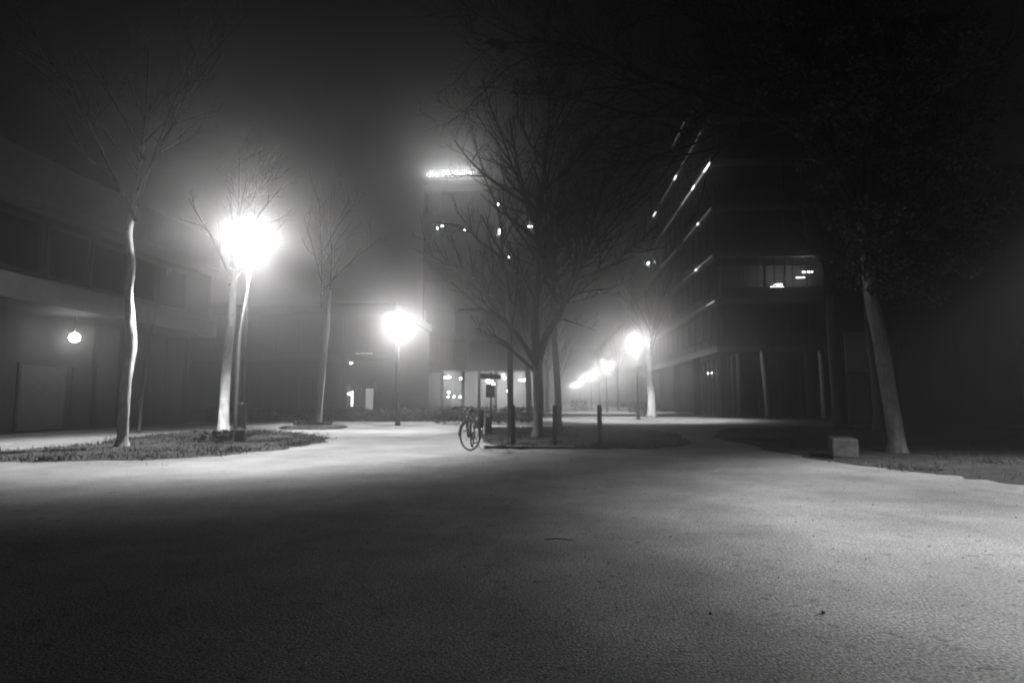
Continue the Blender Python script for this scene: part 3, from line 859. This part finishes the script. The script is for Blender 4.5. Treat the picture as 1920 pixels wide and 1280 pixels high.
SP = empty('signpost', (-2.02, 20.3, 0), 'slim signpost with a pointer board above a square plate', 'signpost')
MB().tube([(0, 0, 0), (0, 0, 2.15)], .03, 10).build('pole', M['grey_metal'], SP, True)
q = MB(); q.v = []
for yy in (-.055, -.035):
    q.v += [(-.37, yy-.05, 1.92), (.30, yy+.06, 1.89), (.37, yy+.07, 1.975), (.30, yy+.06, 2.06), (-.37, yy-.05, 2.09)]
q.f = [(4,3,2,1,0), (5,6,7,8,9), (0,1,6,5), (1,2,7,6), (2,3,8,7), (3,4,9,8), (4,0,5,9)]
q.build('pointer_board', M['sign_back'], SP)
MB().box(-.17, .13, -.06, -.04, 1.26, 1.70).build('square_plate', M['sign_back'], SP)
MB().box(-.05, .05, -.04, .045, 1.5, 1.54).build('clamp', M['dark_metal'], SP)
MB().box(-.05, .05, -.04, .045, 1.96, 2.0).build('clamp', M['dark_metal'], SP)
CB = empty('utility_cabinet', (-2.13, 20.05, 0), 'pale grey utility cabinet standing at the signpost', 'cabinet')
MB().box(-.13, .12, -.1, .1, 0, .74).build('body', M['stone'], CB, bevel=.01)
MB().box(-.15, .14, -.12, .12, .74, .78).build('lid', M['grey_metal'], CB, bevel=.005)
LBN = empty('litter_bin', (-2.36, 19.6, 0), 'dark litter bin between the bicycle and the utility cabinet', 'bin')
MB().lathe([(.13, .25), (.17, .3), (.18, .82), (.15, .80), (.14, .4)], sides=18).build('bucket', M['dark_metal'], LBN, True)
MB().tube([(0, .2, 0), (0, .2, .8)], .025, 8).build('post', M['dark_metal'], LBN)

# ------------------------------------------------------------------ bicycle
BK = empty('bicycle', (-1.93, 14.74, 0), 'dark city bicycle parked at the bollards with its front wheel turned', 'bicycle', rz=R(-90))
BK.rotation_euler = (R(0), R(0), R(-90))
def wheel(c, ang, parent, name='wheel'):
    u = Vector((math.cos(ang), math.sin(ang), 0)); v = Vector((0, 0, 1)); w = u.cross(v)
    root = MB().tube([Vector(c)-w*.05, Vector(c)+w*.05], .025, 10).build(name, M['grey_metal'], parent)
    MB().torus(c, u, v, w, .335, .019, 48, 8).build('tyre', M['rubber'], root, True)
    MB().torus(c, u, v, w, .312, .011, 48, 6).build('rim', M['grey_metal'], root, True)
    sp = MB()
    for k in range(28):
        a = 2*math.pi*k/28
        sp.tube([Vector(c)+w*(.03 if k % 2 else -.03)+(u*math.cos(a+.3)+v*math.sin(a+.3))*.02, Vector(c)+(u*math.cos(a)+v*math.sin(a))*.308], .0013, 3, False)
    tag(sp.build('spokes', M['chrome'], root), kind='stuff')
    md = MB()
    arc = [Vector(c)+(u*math.cos(t)+v*math.sin(t))*.372 for t in [R(a) for a in range(20, 200, 12)]]
    if name == 'rear_wheel': arc = [Vector(c)+(u*math.cos(t)+v*math.sin(t))*.372 for t in [R(a) for a in range(30, 212, 12)]]
    md.tube(arc, .022, 6); md.build('mudguard', M['bike_paint'], root)
    return root
ST = R(51)
piv = Vector((.98, 0, 0))
def steer(p):
    q = Vector(p)-piv; c, s2 = math.cos(ST), math.sin(ST)
    return Vector((q.x*c-q.y*s2, q.x*s2+q.y*c, q.z))+piv
wheel((0, 0, .355), 0, BK, 'rear_wheel')
wheel(steer((1.08, 0, .355)), ST, BK, 'front_wheel')
fr = MB()
fr.tube([(.44, 0, .29), (.30, 0, .80)], .017, 8); fr.tube([(.44, 0, .29), (.985, 0, .62)], .019, 8); fr.tube([(.34, 0, .66), (.95, 0, .80)], .016, 8)
fr.tube([(.99, 0, .58), (.94, 0, .86)], .02, 8)
for s2 in (-.055, .055):
    fr.tube([(.43, s2*.5, .29), (0, s2, .355)], .011, 6); fr.tube([(.32, s2*.4, .72), (0, s2, .355)], .009, 6)
fr.build('frame', M['bike_paint'], BK, True)
fk = MB()
for s2 in (-.055, .055):
    fk.tube([steer((1.0, s2, .60)), steer((1.01, s2, .55)), steer((1.08, s2, .355))], .012, 6)
fk.tube([steer((1.0, -.06, .60)), steer((1.0, .06, .60))], .014, 6)
fk.build('fork', M['bike_paint'], BK, True)
hb = MB()
hb.tube([(.945, 0, .85), steer((.95, 0, .99))], .014, 8)
hb.tube([steer((.80, -.30, .97)), steer((.90, -.27, .99)), steer((.98, -.14, 1.02)), steer((1.0, 0, 1.0)), steer((.98, .14, 1.02)), steer((.90, .27, .99)), steer((.80, .30, .97))], .012, 8)
hbo = hb.build('handlebar', M['chrome'], BK, True)
for s2 in (-1, 1):
    MB().tube([steer((.80, s2*.30, .97)), steer((.90, s2*.275, .988))], .018, 8).build('grip', M['rubber'], hbo)
    MB().tube([steer((.92, s2*.25, .98)), steer((.97, s2*.34, .965))], .006, 5).build('brake_lever', M['chrome'], hbo)
MB().lathe([(.02, -.03), (.04, -.01), (.045, .03), (.02, .04)], steer((1.04, 0, .88)), 12).build('headlight', M['chrome'], BK, True)
sd = MB()
for i, (x, w, z) in enumerate([(-.14, .085, .935), (-.10, .095, .95), (-.02, .075, .94), (.06, .035, .935), (.13, .018, .925)]):
    for s2, dz in ((-1, -.025), (-.6, 0), (.6, 0), (1, -.025), (.5, -.05), (-.5, -.05)): sd.v.append((.28+x, s2*w, z+dz))
for i in range(4):
    for k in range(6): sd.f.append((i*6+k, i*6+(k+1) % 6, (i+1)*6+(k+1) % 6, (i+1)*6+k))
sd.f += [(5,4,3,2,1,0), (24,25,26,27,28,29)]
sdo = sd.build('saddle', M['rubber'], BK, True)
MB().tube([(.31, 0, .78), (.285, 0, .92)], .013, 8).build('seat_post', M['chrome'], sdo)
ck = MB(); ck.torus((.44, .05, .29), (1,0,0), (0,0,1), (0,1,0), .085, .008, 24, 5); ck.tube([(.44, -.07, .29), (.44, .07, .29)], .02, 8)
ck.tube([(.44, .075, .29), (.52, .085, .15)], .009, 5); ck.tube([(.44, -.075, .29), (.36, -.085, .43)], .009, 5)
cko = ck.build('crankset', M['grey_metal'], BK)
MB().box(.47, .57, .09, .18, .138, .162).build('pedal', M['rubber'], cko)
MB().box(.31, .41, -.18, -.09, .418, .442).build('pedal', M['rubber'], cko)
MB().tube([(.12, .07, .31), (.20, .22, .01)], .010, 6).build('kickstand', M['grey_metal'], BK)
rk = MB()
for s2 in (-.06, .06): rk.tube([(.26, s2, .74), (-.28, s2, .74)], .006, 5); rk.tube([(-.02, s2, .36), (-.2, s2, .74)], .005, 5)
for x in (.2, 0, -.15, -.28): rk.tube([(x, -.06, .74), (x, .06, .74)], .005, 5)
rk.build('luggage_rack', M['dark_metal'], BK)

# ------------------------------------------------------------------ stone bench on the lawn edge, litter on the path
bn = empty('stone_bench', (5.75, 12.0, 0), 'low concrete block bench on the lawn beside the path edge', 'bench', rz=R(-20))
MB().box(-.2, .22, 0, .9, 0, .05).build('plinth', M['weathered'], bn)
MB().box(-.22, .24, -.02, .92, .05, .42).build('block', M['weathered'], bn, bevel=.03)
def stick(pts, r, label, m):
    o = MB().tube(pts, r, 5).build('fallen_twig', M[m]); tag(o, label, 'twig', 'twigs lying on the paving')
stick([(-.05, 5.07, .012), (.05, 5.08, .016), (.15, 5.06, .011), (.19, 5.07, .008)], .004, 'thin dark fallen twig lying on the open paving', 'bark')
stick([(-1.39, 3.40, .012), (-1.35, 3.42, .014), (-1.31, 3.43, .01)], .003, 'short pale fallen twig lying on the dark paving', 'dead_leaf')
def pebble(x, y, r, label, seed):
    rnd = random.Random(seed); b = MB()
    b.lathe([(r*.5, 0), (r, r*.4), (r*.8, r*1.0), (r*.3, r*1.3)], (0, 0, 0), 9)
    b.v = [(v[0]*rnd.uniform(.75, 1.2), v[1]*rnd.uniform(.75, 1.2), v[2]) for v in b.v]
    o = b.build('pebble', M['stone'], smooth=True); o.location = (x, y, 0.001); tag(o, label, 'pebble', 'pebbles on the paving')
pebble(1.50, 3.47, .012, 'small dark pebble lying alone on the brightly lit paving', 1)
pebble(.88, 3.43, .009, 'tiny pale pebble on the dimmer paving near the dark one', 2)
lit = MB(); rnd = random.Random(77)
for _ in range(700):
    if rnd.random() < .45: x, y = rnd.uniform(-11, -6), rnd.uniform(9.6, 14)
    else: x, y = rnd.uniform(-3, 6.5), rnd.uniform(2.5, 13)
    a = rnd.uniform(0, 6.28); s2 = rnd.uniform(.006, .012)*min(2.4, .4+y/7)
    k = len(lit.v); c, d = math.cos(a), math.sin(a)
    z = .012 if x > -6 else .07
    lit.v += [(x-c*s2, y-d*s2, z), (x+d*s2*.5, y-c*s2*.5, z+rnd.uniform(0, .02)), (x+c*s2, y+d*s2, z+.004), (x-d*s2*.5, y+c*s2*.5, z+rnd.uniform(0, .02))]
    lit.f.append((k, k+1, k+2, k+3))
tag(lit.build('leaf_litter', M['dead_leaf']), 'scattered small fallen leaves over the paving and bed', 'leaves', kind='stuff')

# ------------------------------------------------------------------ fog
hz = MB().box(-128, 128, -38, 228, -1.0, 40).build('haze', bpy.data.materials.new('fog'))
fm_ = hz.data.materials[0]; fm_.use_nodes = True
fm_.cycles.volume_sampling = 'EQUIANGULAR'
N = fm_.node_tree.nodes; N.remove(N['Principled BSDF'])
pv = N.new('ShaderNodeVolumePrincipled')
pv.inputs['Color'].default_value = (.92, .92, .92, 1)
pv.inputs['Density'].default_value = FOG_DENSITY
pv.inputs['Anisotropy'].default_value = FOG_G
fm_.node_tree.links.new(pv.outputs[0], N['Material Output'].inputs['Volume'])
tag(hz, 'thin night fog filling the whole street', 'fog', kind='stuff')
